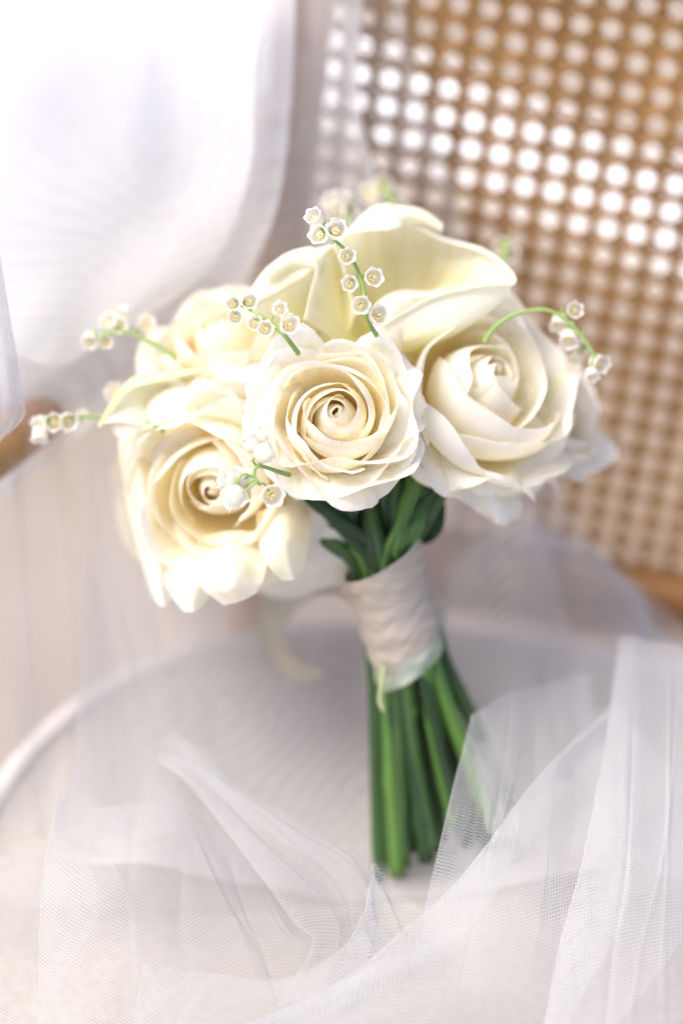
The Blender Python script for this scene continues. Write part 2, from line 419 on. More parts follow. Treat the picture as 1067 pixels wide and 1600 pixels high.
def bar(name, i0, j0, i1, j1, w, dpt, n=0.0, lab=None, bev=.006):
    a, b = pan(i0, j0, n), pan(i1, j1, n); d = b - a; L = np.linalg.norm(d); d /= L; y = np.cross(NP, d)
    V, F, _ = box((a + b) / 2, (L / 2, w / 2, dpt / 2), d, y, bev=bev)
    return link(name, mesh(name, V, F, smooth=False), M_WOOD, chair, lab)
def post(name, i, jt, jb, w, dpt, bow):
    """upright that swells outwards half way"""
    js = np.linspace(jt, jb, 16); t = np.linspace(0, 1, 16)
    path = np.array([pan(i - bow * math.sin(math.pi * min(1, x * 1.1)), j, 0.004) for x, j in zip(t, js)])
    a = np.linspace(0, 2 * np.pi, 20, endpoint=False); sq = lambda c: np.sign(c) * np.abs(c) ** .6
    V = (path[:, None] + (w / 2 * sq(np.cos(a)))[None, :, None] * RD + (dpt / 2 * sq(np.sin(a)))[None, :, None] * NP).reshape(-1, 3)
    F = gridfaces(16, 20, wrap=True) + [tuple(range(20))[::-1], tuple(range(300, 320))]
    link(name, mesh(name, V, F), M_WOOD, chair)
JF = (pan(0, 0)[2]) / PC     # floor level in rows
post('back_post', I0 - .95, J0 - 1.2, JF - .1, 0.027, 0.03, 0.0)
post('back_post', I1 + .95, J0 - 1.2, JF - .1, 0.027, 0.03, 0.0)
bar('top_rail', I0 - 2, J0 - .9, I1 + 2, J0 - .9, 0.027, 0.028)
bar('bottom_rail', I0 - .1, J1 + .80, I1 + .1, J1 + .80, 0.025, 0.026)
bar('rail_moulding', I0 - .1, J1 + 2.3, I1 + .1, J1 + 2.3, 0.017, 0.034, bev=.007)
ap = catmull([pan(I0 - 1.2, 11.5, 0.0), P(300, 470, 1.205), P(130, 592, 1.16), P(10, 690, 1.10), P(-110, 780, 1.03), P(-200, 900, .98)], 40)
V, F, U = tube(ap, 0.0125, 14); link('armrest', mesh('armrest', V, F, U), M_WOOD, chair)
# seat cushion: rounded square with a piped rim
def outline(n, a, b, e, cx=.09, cy=.076):
    th = np.linspace(0, 2 * np.pi, n, endpoint=False); c, s = np.cos(th), np.sin(th)
    return np.stack([cx + a * np.sign(c) * np.abs(c) ** (2 / e), cy + b * np.sign(s) * np.abs(s) ** (2 / e)], -1)
n = 96; rings = []
for f, z in [(.0, .0), (.3, .0), (.6, -.0005), (.8, -.001), (.90, -.0015), (.935, -.001), (.95, .001), (.965, .003), (.98, .0035), (.995, .0), (1.0, -.006), (.99, -.012), (.985, -.03), (.97, -.05), (.9, -.055)]:
    o = outline(n, .25 * max(f, .001), .26 * max(f, .001), 2.6); rings.append(np.c_[o, np.full(n, SEAT_Z + z)])
V = np.vstack(rings); link('seat_cushion', mesh('seat_cushion', V, gridfaces(len(rings), n, wrap=True)), M_SEAT, chair)
M_PIPING = simple('seat_piping', (0.64, 0.59, 0.54), 0.7, 0.2)  # paler than the seat: the rim's highlight is put into the colour
o_ = outline(n, .247, .257, 2.6); path_ = np.c_[np.vstack([o_, o_[:1]]), np.full(n + 1, SEAT_Z + .0035)]
V, F, U = tube(path_, .0055, 10, cap=False); link('seat_piping', mesh('seat_piping', V, F, U), M_PIPING, chair)
rings = []
for f, z in [(.5, -.056), (.96, -.056), (.985, -.06), (.985, -.095), (.96, -.1), (.5, -.1)]:
    o = outline(n, .25 * f, .26 * f, 2.6); rings.append(np.c_[o, np.full(n, SEAT_Z + z)])
link('seat_frame', mesh('seat_frame', np.vstack(rings), gridfaces(len(rings), n, wrap=True), smooth=False), M_WOOD, chair)
for x in (-.11, .29):
    V, F, U = tube([(x, -.12, .40), (x, -.12, .2), (x, -.12, 0)], [.02, .017, .013], 14); link('leg', mesh('leg', V, F, U), M_WOOD, chair)

# ------------------------------------------------------------------ bouquet
bq = tag(empty('bouquet'), label='bridal bouquet of white roses, callas and lily of the valley standing on the chair seat', cat='bouquet')
RS = {}
RS['mid'] = rose(bq, P(526, 646, 1.0), dirv(0.0, .20, 1), 0.0395, 3, 'open white rose in sharp focus at the front of the bouquet', N=29, rolls=1.2)
RS['left'] = rose(bq, P(332, 765, 1.045), dirv(-.30, -.20, 1), 0.051, 5, 'cream rose facing down to the left with ragged hanging petals', droop=.42, openness=.9, N=25, guard=8)
RS['right'] = rose(bq, P(768, 590, 1.045), dirv(.46, .42, .78), 0.057, 6, 'wide open white rose to the right of the sharp front rose', N=21, openness=1.1, rolls=1.2)
RS['rback'] = rose(bq, P(872, 635, 1.085), dirv(.75, .25, .6), 0.042, 11, 'pale rose half hidden at the right edge of the bouquet', N=20)
RS['lback'] = rose(bq, P(340, 515, 1.085), dirv(-.25, .75, .6), 0.043, 14, 'blurred white rose behind the upper left of the bouquet', N=20)
RS['far'] = rose(bq, P(225, 785, 1.11), dirv(-.80, -.15, .35), 0.050, 17, 'out of focus cream rose at the far left of the bouquet', N=20, droop=.4, guard=8)

# callas
def calla(rows, label, n=40, m=64, off=0, mt=None):
    """rows of control points from the throat to the rolled lip"""
    rows = [[(x, y, 1.035 + (d - 1.0) * .6) if (j >= 8 and len(r) > 9) else (x, y, d) for j, (x, y, d) in enumerate(r)] for r in rows]
    C = np.array([[P(*p) for p in r] for r in rows])
    V = patch(C, n, m)
    vv = np.linspace(0, 1, n); uu = np.linspace(0, 1, m)
    UV = np.stack(np.broadcast_arrays(uu[None] + off, vv[:, None]), -1).reshape(-1, 2)
    root = empty('calla_lily', bq, label)
    link('spathe', mesh('spathe', V.reshape(-1, 3), gridfaces(n, m), UV), mt or M_CALLA, root)
    return root
c1 = calla([
    [(560, 560, 1.06), (570, 555, 1.07), (585, 550, 1.08), (605, 545, 1.085), (625, 540, 1.085), (640, 540, 1.08), (650, 540, 1.07), (655, 545, 1.055), (650, 550, 1.045), (640, 555, 1.04), (620, 560, 1.04)],
    [(520, 530, 1.05), (532, 490, 1.065), (560, 465, 1.085), (600, 450, 1.095), (630, 455, 1.095), (660, 460, 1.09), (700, 470, 1.08), (735, 500, 1.05), (705, 525, 1.018), (660, 530, 1.01), (615, 545, 1.02)],
    [(485, 505, 1.04), (505, 440, 1.055), (540, 410, 1.075), (590, 385, 1.09), (640, 390, 1.095), (685, 405, 1.09), (742, 425, 1.075), (788, 462, 1.05), (745, 490, 1.012), (672, 500, 1.006), (605, 530, 1.012)],
    [(476, 500, 1.035), (498, 420, 1.05), (535, 374, 1.065), (585, 328, 1.075), (645, 352, 1.08), (690, 374, 1.08), (756, 394, 1.07), (802, 434, 1.048), (758, 447, 1.008), (678, 468, 1.004), (600, 512, 1.008)],
    [(475, 499, 1.034), (497, 418, 1.049), (535, 368, 1.062), (603, 318, 1.068), (650, 350, 1.077), (694, 371, 1.078), (761, 391, 1.066), (806, 436, 1.046), (760, 443, 1.006), (676, 463, 1.002), (598, 508, 1.006)],
    [(475, 499, 1.033), (497, 417, 1.048), (536, 366, 1.060), (623, 332, 1.058), (652, 352, 1.074), (695, 373, 1.076), (762, 393, 1.063), (807, 439, 1.045), (761, 444, 1.004), (676, 463, 1.000), (598, 508, 1.005)],
    [(476, 499, 1.032), (498, 418, 1.047), (538, 367, 1.058), (620, 356, 1.053), (650, 356, 1.073), (693, 376, 1.076), (760, 396, 1.062), (805, 442, 1.044), (760, 447, 1.004), (677, 465, 1.000), (599, 509, 1.005)],
    [(476, 500, 1.031), (498, 419, 1.047), (540, 369, 1.058), (600, 358, 1.058), (648, 358, 1.074), (692, 378, 1.077), (758, 397, 1.063), (803, 443, 1.045), (759, 449, 1.005), (678, 467, 1.001), (600, 511, 1.006)]],
    'large cream calla lily with its lip rolled over at the top of the bouquet', m=90)
def lip(parent, a, b, r0, r1, turns=(-60, 330), lead=0.25):
    """edge of the spathe rolled up like a scroll from a to b"""
    A, B = P(*a), P(*b); ax = (B - A) / np.linalg.norm(B - A); e1 = UP - ax * (UP @ ax); e1 /= np.linalg.norm(e1); e2 = np.cross(ax, e1)
    if e2 @ FW > 0: e2 = -e2                       # e2 points at the viewer
    t = np.linspace(0, 1, 30)[:, None]; g = np.radians(np.linspace(*turns, 40))[None]
    r = (r0 + (r1 - r0) * t ** .8) * (1 - .35 * (g - g.min()) / (g.max() - g.min())) * (1 + .06 * np.sin(7 * t + 2))
    V = A + (t[..., None] * (B - A)) + (r * np.cos(g))[..., None] * e1 + (r * np.sin(g))[..., None] * e2
    V = V + ax * ((lead * r0) * np.sin(g * 1.0) * (1 - t))[..., None] + UP * (0.0035 * np.sin(np.pi * t) )[..., None]
    UV = np.stack(np.broadcast_arrays(t, .75 + .25 * (g - g.min()) / (g.max() - g.min())), -1).reshape(-1, 2)
    link('rolled_lip', mesh('rolled_lip', V.reshape(-1, 3), gridfaces(30, 40), UV), M_CALLA, parent)
lip(c1, (608, 343, 1.058), (690, 357, 1.062), .0066, .0026)
c2 = calla([
    [(520, 600, 1.07), (515, 590, 1.075), (505, 580, 1.08), (490, 580, 1.08), (470, 590, 1.07)],
    [(545, 520, 1.065), (525, 480, 1.08), (490, 475, 1.09), (455, 490, 1.08), (425, 530, 1.06)],
    [(555, 490, 1.06), (530, 415, 1.07), (490, 420, 1.08), (450, 445, 1.078), (405, 500, 1.055)],
    [(557, 485, 1.058), (532, 395, 1.06), (498, 392, 1.07), (440, 412, 1.07), (395, 470, 1.05)],
    [(557, 484, 1.057), (530, 390, 1.055), (500, 386, 1.06), (425, 412, 1.06), (385, 462, 1.045)],
    [(556, 484, 1.056), (526, 389, 1.052), (494, 400, 1.05), (432, 432, 1.05), (388, 465, 1.04)],
    [(555, 485, 1.056), (523, 390, 1.052), (488, 420, 1.048), (448, 446, 1.048), (395, 475, 1.04)],
    [(554, 486, 1.057), (521, 392, 1.054), (478, 438, 1.052), (458, 446, 1.052), (402, 480, 1.043)]],
    'cream calla lily with a curled edge at the upper left of the large one', off=7)
c3 = calla([
    [(345, 690, 1.07), (330, 680, 1.08), (310, 670, 1.085), (290, 670, 1.08), (285, 690, 1.07)],
    [(345, 630, 1.06), (310, 615, 1.085), (275, 620, 1.09), (250, 650, 1.075), (255, 680, 1.06)],
    [(335, 590, 1.045), (290, 590, 1.075), (240, 600, 1.085), (215, 630, 1.07), (225, 665, 1.05)],
    [(325, 575, 1.04), (280, 584, 1.07), (225, 596, 1.08), (195, 625, 1.065), (190, 660, 1.045)],
    [(322, 572, 1.037), (275, 580, 1.062), (212, 588, 1.07), (180, 625, 1.057), (165, 662, 1.04)],
    [(320, 574, 1.035), (272, 586, 1.058), (204, 598, 1.062), (172, 632, 1.050), (152, 664, 1.037)],
    [(321, 577, 1.036), (272, 592, 1.059), (207, 606, 1.06), (178, 640, 1.049), (158, 668, 1.037)]],
    'small yellow-green calla lily with a white lip at the left', off=13, mt=M_CALLA_GREEN)


def loose(rose_key, rows, seed, m=None):
    """a petal of that rose that hangs or bends away from the cup"""
    V = patch([[P(*q) for q in r] for r in rows], 26, 19); rng = np.random.default_rng(seed)
    v = np.linspace(0, 1, 26)[:, None]; u = np.linspace(-1, 1, 19)[None]
    w = sum(rng.normal() * np.sin(rng.uniform(2, 6) * u + rng.uniform(2, 6) * v + rng.uniform(0, 6)) for _ in range(4))
    V = V - FW * (w * .0006)[..., None]
    UV = np.stack(np.broadcast_arrays(u * .5 + .5 + seed, .25 + .75 * v), -1).reshape(-1, 2)
    link('petal', mesh('petal', V.reshape(-1, 3), gridfaces(26, 19), UV), m or M_GUARD, RS[rose_key][0])
loose('far', [[(185, 690, 1.08), (215, 680, 1.07), (240, 690, 1.075)], [(195, 770, 1.075), (220, 760, 1.06), (245, 770, 1.07)], [(215, 860, 1.07), (240, 850, 1.055), (262, 860, 1.065)], [(236, 930, 1.07), (255, 948, 1.06), (280, 922, 1.065)]], 5)
loose('left', [[(400, 800, 1.05), (440, 790, 1.04), (485, 790, 1.06)], [(405, 850, 1.04), (445, 840, 1.022), (484, 835, 1.045)], [(420, 885, 1.035), (450, 875, 1.022), (480, 865, 1.04)], [(440, 907, 1.035), (460, 905, 1.028), (476, 890, 1.035)]], 1)
loose('left', [[(310, 840, 1.06), (355, 830, 1.05), (420, 830, 1.05)], [(305, 885, 1.05), (360, 880, 1.028), (418, 872, 1.04)], [(318, 920, 1.04), (362, 915, 1.022), (412, 905, 1.035)], [(350, 946, 1.038), (380, 938, 1.03), (402, 926, 1.034)]], 2)
loose('left', [[(250, 860, 1.07), (290, 850, 1.06), (340, 850, 1.06)], [(255, 905, 1.06), (292, 900, 1.042), (335, 900, 1.05)], [(270, 935, 1.055), (298, 932, 1.042), (330, 925, 1.05)], [(288, 957, 1.05), (306, 955, 1.045), (324, 940, 1.05)]], 3)
loose('lback', [[(330, 560, 1.06), (322, 585, 1.055), (330, 625, 1.06)], [(350, 563, 1.04), (345, 592, 1.035), (355, 625, 1.05)], [(380, 578, 1.03), (378, 600, 1.03), (380, 618, 1.04)], [(404, 598, 1.03), (405, 606, 1.03), (402, 611, 1.035)]], 8)

lip(c2, (492, 408, 1.052), (416, 432, 1.045), .0072, .0026, turns=(60, -330))
# lily of the valley
M_PISTIL = simple('pistil', (0.84, 0.80, 0.50), 0.6)
def bell_mesh(seed):
    rng = np.random.default_rng(seed); nv, nu = 20, 36
    a = np.linspace(0, 2 * np.pi, nu, endpoint=False); v = np.linspace(0, 1, nv)
    lob = (0.5 + 0.5 * np.cos(6 * a + rng.uniform(0, 6)))
    lob = lob ** 0.7 * (1 + rng.normal(size=nu) * .03)
    r0 = np.interp(v, [0, .08, .2, .4, .6, .75, .82, 1], [0.0, .22, .40, .50, .50, .46, .46, .46]); z0 = np.interp(v, [0, .08, .2, .4, .6, .75, .82, 1], [0, .03, .14, .38, .62, .80, .86, .86])
    w = sm(v, .78, 1.0)
    th = w * 1.9; ro = .10
    r = r0[:, None] + (ro * (1 - np.cos(th)))[:, None] * (0.35 + .85 * lob)[None]
    z = z0[:, None] + (ro * np.sin(th))[:, None] * (0.35 + .85 * lob)[None]
    V = np.stack([r * np.cos(a), r * np.sin(a), z], -1)
    V[:, :, 0] *= 1 + rng.normal() * .05
    UV = np.stack(np.broadcast_arrays(a[None] / 6.28, v[:, None]), -1).reshape(-1, 2)
    F = gridfaces(nv, nu, wrap=True); parts = [(V.reshape(-1, 3), F, UV)]; mi = [0] * len(F)
    for q in range(6):      # stamens, and the pistil in the middle
        an = q * math.pi / 3; tv, tf, tu = tube([(.05 * math.cos(an), .05 * math.sin(an), .1), (.15 * math.cos(an), .15 * math.sin(an), .40), (.16 * math.cos(an), .16 * math.sin(an), .56)], [.06, .09, .07], 6)
        parts.append((tv, tf, tu)); mi += [1] * len(tf)
    tv, tf, tu = tube([(0, 0, .05), (0, 0, .4), (0, 0, .78)], [.06, .045, .05], 6); parts.append((tv, tf, tu)); mi += [2] * len(tf)
    V, F, UV = join(parts)
    me = mesh('bell', V, F, UV, mi=mi)
    for m_ in (M_BELL, M_STAMEN, M_PISTIL): me.materials.append(m_)
    return me
BELLS = [bell_mesh(s) for s in range(6)]
def sprig(label, stalk, bells, sw=.0011, seed=0):
    """stalk and bells as (px, py, d); each bell also has the way its mouth points and its width"""
    rng = np.random.default_rng(seed); root = empty('lily_of_the_valley', bq, label)
    path = catmull([P(*p) for p in stalk], 40); V, F, U = tube(path, np.linspace(sw, sw * .55, 40), 8)
    parts = [(V, F, U)]
    for k, (px, py, d, ax, sz) in enumerate(bells):
        A = axis_frame(dirv(*ax) + rng.normal(size=3) * .12, rng.uniform(0, 1)); s = sz / 1067 * .2823 * d * (1.02 if seed == 1 else 0.82) * rng.uniform(.85, 1.12)
        mouth = P(px, py, d); top = mouth - A[:, 2] * s * .92
        o = bpy.data.objects.new('bell', BELLS[(k + seed) % 6]); COL.objects.link(o); o.parent = root
        M4 = np.eye(4); M4[:3, :3] = A * s; M4[:3, 3] = top; o.matrix_world = Matrix(M4.tolist())
        at = path[np.argmin(np.linalg.norm(path - top, axis=1))]; midp = (at + top) / 2 + np.array([0, 0, .0025]) - A[:, 2] * .002
        V, F, U = tube(catmull([at, midp, top + A[:, 2] * s * .03], 10), .0005, 6); parts.append((V, F, U))
    V, F, U = join(parts); link('stalk', mesh('stalk', V, F, U), M_STALK, root)
    return root
f_ = (.05, .05, 1)
d = .983
sprig('sprig of white bells with curled rims between the front rose and the left rose',
      [(452, 742, .995), (432, 736, .987), (404, 728, d), (397, 741, d), (405, 757, d)],
      [(386, 683, d, (-.45, .55, .15), 31), (413, 674, d + .004, (.4, .8, .1), 30), (424, 702, d - .003, (.75, .45, .2), 33), (346, 746, d, (-.8, .25, .3), 31),
       (377, 735, d + .004, (.1, .85, .1), 31), (352, 781, d - .002, (-.75, -.35, .2), 32), (381, 788, d, (.4, -.7, .2), 30), (427, 775, d - .004, (.1, -.1, 1), 36)], seed=1)
d = .99
sprig('sprig of small bells facing the viewer left of the front rose top',
      [(466, 552, 1.0), (450, 531, .99), (432, 512, d), (405, 492, d), (378, 478, d + .004)],
      [(364, 474, d, f_, 25), (390, 470, d, f_, 28), (368, 495, d, f_, 28), (398, 504, d - .004, f_, 31), (415, 513, d - .006, f_, 31), (438, 481, d, (.1, .3, 1), 32), (454, 506, d - .006, (.2, .1, 1), 33)], seed=2)
d = 1.0
sprig('upright sprig of bells in front of the large calla lily',
      [(592, 530, d + .012), (574, 498, d), (567, 450, d), (555, 415, d), (540, 392, d), (520, 373, d), (502, 358, d)],
      [(543, 400, d - .008, f_, 33), (546, 443, d - .004, f_, 33), (585, 433, d - .006, (.2, 0, 1), 32), (564, 477, d - .01, (.1, -.2, 1), 35), (594, 491, d - .006, (.3, -.1, 1), 34),
       (526, 357, d - .006, f_, 34), (496, 366, d - .004, (-.3, -.1, 1), 32), (488, 336, d, (-.4, .5, .4), 30), (512, 375, d + .004, (-.2, -.8, .4), 28)], seed=3)
d = 1.10
sprig('blurred sprig of bells behind the top of the bouquet',
      [(585, 420, d), (560, 370, d), (545, 340, d), (535, 310, d)], [(513, 312, d, (-.5, .3, .5), 33), (535, 303, d, (.1, .7, .4), 33), (522, 332, d, (-.3, -.3, .8), 33), (550, 326, d, (.5, .1, .7), 33), (530, 345, d, f_, 30)], seed=4)
d = 1.045
sprig('arching sprig of bells at the right against the cane back',
      [(755, 535, d), (772, 512, d), (803, 492, d), (850, 484, d), (886, 502, d), (915, 535, d), (934, 562, d)],
      [(899, 484, d, (.3, .1, 1), 34), (872, 512, d + .01, (-.2, -.6, .5), 30), (888, 536, d, (-.1, -.6, .7), 32), (908, 545, d + .01, (.2, -.5, .8), 32), (941, 570, d, (.5, -.3, .7), 32), (926, 590, d - .004, (.1, -.7, .6), 30), (896, 566, d + .01, (-.3, -.6, .6), 30)], seed=5)
d = 1.06
sprig('sprig of bells arching out over the small calla lily at the left',
      [(275, 562, d), (262, 550, d), (232, 533, d), (195, 518, d), (165, 522, d), (150, 530, d)],
      [(140, 536, d, (-.2, -.4, .9), 27), (166, 534, d, (.1, -.4, .9), 28), (168, 500, d, (-.2, .4, .9), 28), (186, 508, d, (.1, .1, 1), 30), (186, 482, d + .02, (0, .8, .5), 30), (230, 503, d + .02, (.3, .6, .7), 34)], seed=6)
d = 1.055
sprig('sprig of bells reaching out farthest to the left of the bouquet',
      [(255, 673, d - .01), (240, 665, d), (205, 657, d), (150, 651, d), (105, 653, d), (75, 660, d)],
      [(58, 664, d, (-.5, -.3, .7), 32), (84, 660, d - .004, (.1, -.3, .9), 33), (108, 660, d - .004, (.2, -.3, .9), 32), (62, 688, d, (-.1, -.8, .3), 28), (128, 646, d + .01, (.2, .6, .6), 26), (178, 612, d + .03, (-.2, .5, .7), 34)], seed=7)
d = 1.13
sprig('faint blurred sprig behind the calla lily roll', [(625, 420, d), (625, 360, d), (612, 315, d), (600, 290, d)], [(596, 290, d, f_, 34), (612, 303, d, f_, 30), (575, 300, d, (-.4, .2, .8), 34), (626, 322, d, (.5, .1, .8), 28)], sw=.002, seed=8)
sprig('faint blurred sprig against the cane right of the calla lily', [(770, 480, d), (780, 430, d), (788, 395, d), (795, 375, d)], [(783, 385, d, f_, 30), (798, 395, d, f_, 30), (775, 410, d, f_, 30)], sw=.002, seed=9)

# stems through the wrap
M_CUT = simple('cut_stem_end', (0.42, 0.46, 0.22), 0.6)
M_STEM3 = stem_material('dark_stem', (0.008, 0.026, 0.007), (0.02, 0.055, 0.012))
M_LEAF = stem_material('leaf_green', (0.02, 0.055, 0.012), (0.045, 0.10, 0.025))
def stem(pts, r, m=M_STEM):
    k = np.linspace(0, 1, 56); rr = r * (1 + .10 * np.sin(k * rs.uniform(8, 20) + rs.uniform(0, 6)) * .5)
    for _ in range(2): rr = rr + r * rs.uniform(.12, .38) * np.exp(-((k - rs.uniform(.5, .97)) / .012) ** 2)      # leaf scars
    V, F, U = tube(catmull([P(*p) for p in pts], 56), rr, 12)
    me = mesh('stem', V, F, U, mi=[0] * (len(F) - 2) + [1, 1]); me.materials.append(m); me.materials.append(M_CUT)
    return link('stem', me, None, bq)
rs = np.random.default_rng(4)
lower = [((557, 888), (583, 1042), (592, 1378), .0030, 0), ((575, 885), (604, 1042), (622, 1368), .0038, 1), ((590, 882), (622, 1040), (666, 1346), .0036, 0), ((603, 878), (640, 1040), (690, 1312), .0034, 0),
         ((618, 874), (660, 1038), (712, 1290), .0036, 1), ((630, 868), (676, 1036), (788, 1325), .0038, 1), ((643, 862), (693, 1030), (800, 1262), .0034, 0), ((566, 885), (592, 1044), (603, 1352), .0034, 0),
         ((583, 880), (613, 1044), (640, 1330), .0034, 0), ((610, 874), (650, 1040), (745, 1310), .0036, 0), ((596, 880), (630, 1040), (678, 1330), .0034, 0), ((625, 870), (668, 1036), (765, 1318), .0036, 0)]
lower += [((572, 886), (596, 1043), (598, 1300), .0026, 0), ((600, 879), (634, 1040), (656, 1280), .0028, 1), ((614, 874), (656, 1038), (728, 1322), .0028, 0), ((622, 872), (672, 1036), (776, 1345), .0030, 0), ((588, 882), (618, 1042), (634, 1352), .0028, 0)]
upper = [(465, 770), (520, 770), (560, 760), (600, 770), (640, 760), (690, 725), (720, 700), (450, 800), (500, 780), (620, 760), (575, 770), (665, 740), (540, 780), (655, 750), (482, 775), (610, 765), (700, 735)]
taken = []
for k, ((a, b, c, r, kind), u) in enumerate(zip(lower, upper)):
    xa, xb = (a[0] - 605) / 3560, (b[0] - 643) / 3480          # offset from the middle of the wrap, in metres
    room = math.sqrt(max(0.0, (0.0158 - r) ** 2 - xb ** 2))
    dd = (-room if kind or k % 2 == 0 else room * rs.uniform(-.2, .9))
    tdp = 1.05 + rs.uniform(-.005, .02)
    stem([(u[0] + (u[0] - a[0]) * .25, u[1] - 60, tdp + .012), (u[0], u[1], tdp + .006), ((a[0] * .62 + u[0] * .38), (a[1] * .62 + u[1] * .38), 1.064 + dd * .75), (a[0], a[1], 1.069 + dd * .9), ((a[0] + b[0]) / 2, (a[1] + b[1]) / 2, 1.079 + dd * .95), (b[0], b[1], 1.089 + dd),
          ((b[0] * .55 + c[0] * .45) + rs.normal() * 3, (b[1] + c[1]) / 2, 1.102 + dd), (c[0], c[1], 1.113 + dd * 1.1)], r, M_STEM2 if kind else (M_STEM3 if k % 3 == 2 else M_STEM))
V, F, U = tube(catmull([P(*p) for p in [(600, 1040, 1.07), (596, 1070, 1.072), (594, 1095, 1.075), (600, 1112, 1.075)]], 14), [.0012] * 11 + [.0010, .0008, .0005], 8)
link('leaf_stub', mesh('leaf_stub', V, F, U), M_CUT, bq)

def leaf(a, b, w, seed, bend=.004):
    """pointed green leaf between two places, folded a little along its middle rib"""
    rng = np.random.default_rng(seed); A, B = P(*a), P(*b); d_ = B - A; L = np.linalg.norm(d_); d_ /= L
    sd = np.cross(d_, -FW); sd /= np.linalg.norm(sd); nn = np.cross(sd, d_); t = np.linspace(0, 1, 16); us = np.linspace(-1, 1, 9)
    wd = w * np.sin(np.pi * t ** .8) ** .9 + .0004
    V = A + (t * L)[:, None, None] * d_ + (us[None] * wd[:, None])[..., None] * sd + ((np.abs(us)[None] * wd[:, None] * .35) + (bend * np.sin(np.pi * t))[:, None] + .0006 * np.sin(t * 20 + 3 * us[:, None]).T * np.abs(us)[None])[..., None] * nn
    UV = np.stack(np.broadcast_arrays(us[None] * .3, t[:, None] * .1), -1).reshape(-1, 2)
    link('leaf', mesh('leaf', V.reshape(-1, 3), gridfaces(16, 9), UV), M_LEAF, bq)
for k, (a, b, w) in enumerate([((640, 830, 1.062), (705, 728, 1.06), .005), ((560, 860, 1.075), (450, 820, 1.08), .008), ((600, 850, 1.08), (580, 760, 1.07), .012), ((640, 850, 1.08), (690, 760, 1.075), .009), ((520, 850, 1.085), (470, 740, 1.085), .010)]):
    leaf(a, b, w, k)

# silk wrap
M_SILK = simple('silk_ribbon', (0.47, 0.405, 0.315), 0.55, 0.4, noise=((0.56, 0.49, 0.40), 60, (1, 1, 6)), trans=.15, bump=.3)
M_TAPE = simple('floral_tape', (0.36, 0.43, 0.27), 0.35, 0.5, noise=((0.55, 0.58, 0.46), 90, (1, 1, 1)), trans=.2, bump=.3)
wa, wb = P(596, 872, 1.068), P(642, 1040, 1.088); wax = (wb - wa) / np.linalg.norm(wb - wa); wl = np.linalg.norm(wb - wa)
wx = RT - wax * (RT @ wax); wx /= np.linalg.norm(wx); wy = np.cross(wax, wx)
if wy @ FW > 0: wy = -wy
def band(name, par, s0, s1, r0, r1, tl0, tl1, m, seed, wr=.0004):
    rng = np.random.default_rng(seed); n, q = 72, 12
    th = np.linspace(0, 2 * np.pi, n, endpoint=False); vs = np.linspace(0, 1, q); ph = rng.uniform(0, 6, 6)
    rows = []
    for v in vs:
        tl = tl0 + (tl1 - tl0) * v
        s = wl * (s0 + (s1 - s0) * v) + tl * np.cos(th - rng.uniform(-.02, .02))
        rr = r0 + (r1 - r0) * v + wr * (np.sin(3 * th + ph[0] + 4 * v) + .7 * np.sin(7 * th + ph[1] - 9 * v) + .8 * np.sin(9 * v + ph[2] + 2 * th)) + .0009 * math.sin(math.pi * v) - .0006
        rows.append(wa + s[:, None] * wax + (rr * np.cos(th))[:, None] * wx + (rr * .92 * np.sin(th))[:, None] * wy)
    V = np.array(rows).reshape(-1, 3)
    return link(name, mesh(name, V, gridfaces(q, n, wrap=True)), m, par)
wrap = empty('ribbon_wrap', bq, 'ivory silk ribbon wound round the stems')
band('tape', wrap, .72, 1.01, .0163, .0168, -.004, -.006, M_TAPE, 1)
sl_ = [(-.02, .20, .0182, .0178), (.12, .36, .0180, .0178), (.27, .52, .0178, .0178), (.43, .68, .0177, .0176), (.58, .86, .0174, .0172)]
for k, (s0, s1, r0, r1) in enumerate(sl_):
    band('ribbon_turn', wrap, s0, s1, r0 + .0007 * (4 - k) / 4, r1 - .0002, -.006 + .0006 * k, -.0045 - .0006 * k, M_SILK, 10 + k, .00028)
def ribbon(name, pts, w, par, m, n=50, twist=(0, 0), label=None):
    path = catmull([P(*p) for p in pts], n); T, N, B = frames(path)
    a = np.linspace(*twist, n); us = np.linspace(-1, 1, 7)
    side = np.cos(a)[:, None] * N + np.sin(a)[:, None] * B; nn = np.cross(T, side)
    wd = np.broadcast_to(np.asarray(np.interp(np.linspace(0, 1, n), np.linspace(0, 1, len(w)), w)), (n,)) / 2
    V = path[:, None] + us[None, :, None] * wd[:, None, None] * side[:, None] + (0.15 * (us ** 2))[None, :, None] * wd[:, None, None] * nn[:, None]
    return link(name, mesh(name, V.reshape(-1, 3), gridfaces(n, 7)), m, par, label)
M_SILK_SHADED = simple('silk_ribbon_shaded', (0.40, 0.355, 0.26), 0.6, 0.3, noise=((0.47, 0.42, 0.32), 60, (1, 1, 6)), bump=.3)  # same silk darkened, shade on the loop painted into its colour
bow = empty('bow', bq, 'loose ribbon bow and tails behind the wrap')
ribbon('ribbon_loop', [(545, 935, 1.10), (510, 915, 1.11), (465, 918, 1.13), (432, 950, 1.145), (424, 990, 1.15), (442, 1025, 1.15), (470, 1048, 1.145), (505, 1052, 1.14)], [.009, .012, .015, .017, .014, .013, .012, .002], bow, M_SILK_SHADED, twist=(.6, 1.5))
ribbon('ribbon_tail', [(668, 935, 1.09), (684, 930, 1.10), (692, 955, 1.105), (690, 990, 1.105), (700, 1040, 1.11), (725, 1090, 1.115), (752, 1140, 1.12)], [.010, .010, .011, .011, .010, .009, .006], bow, M_SILK, twist=(.8, 1.6))

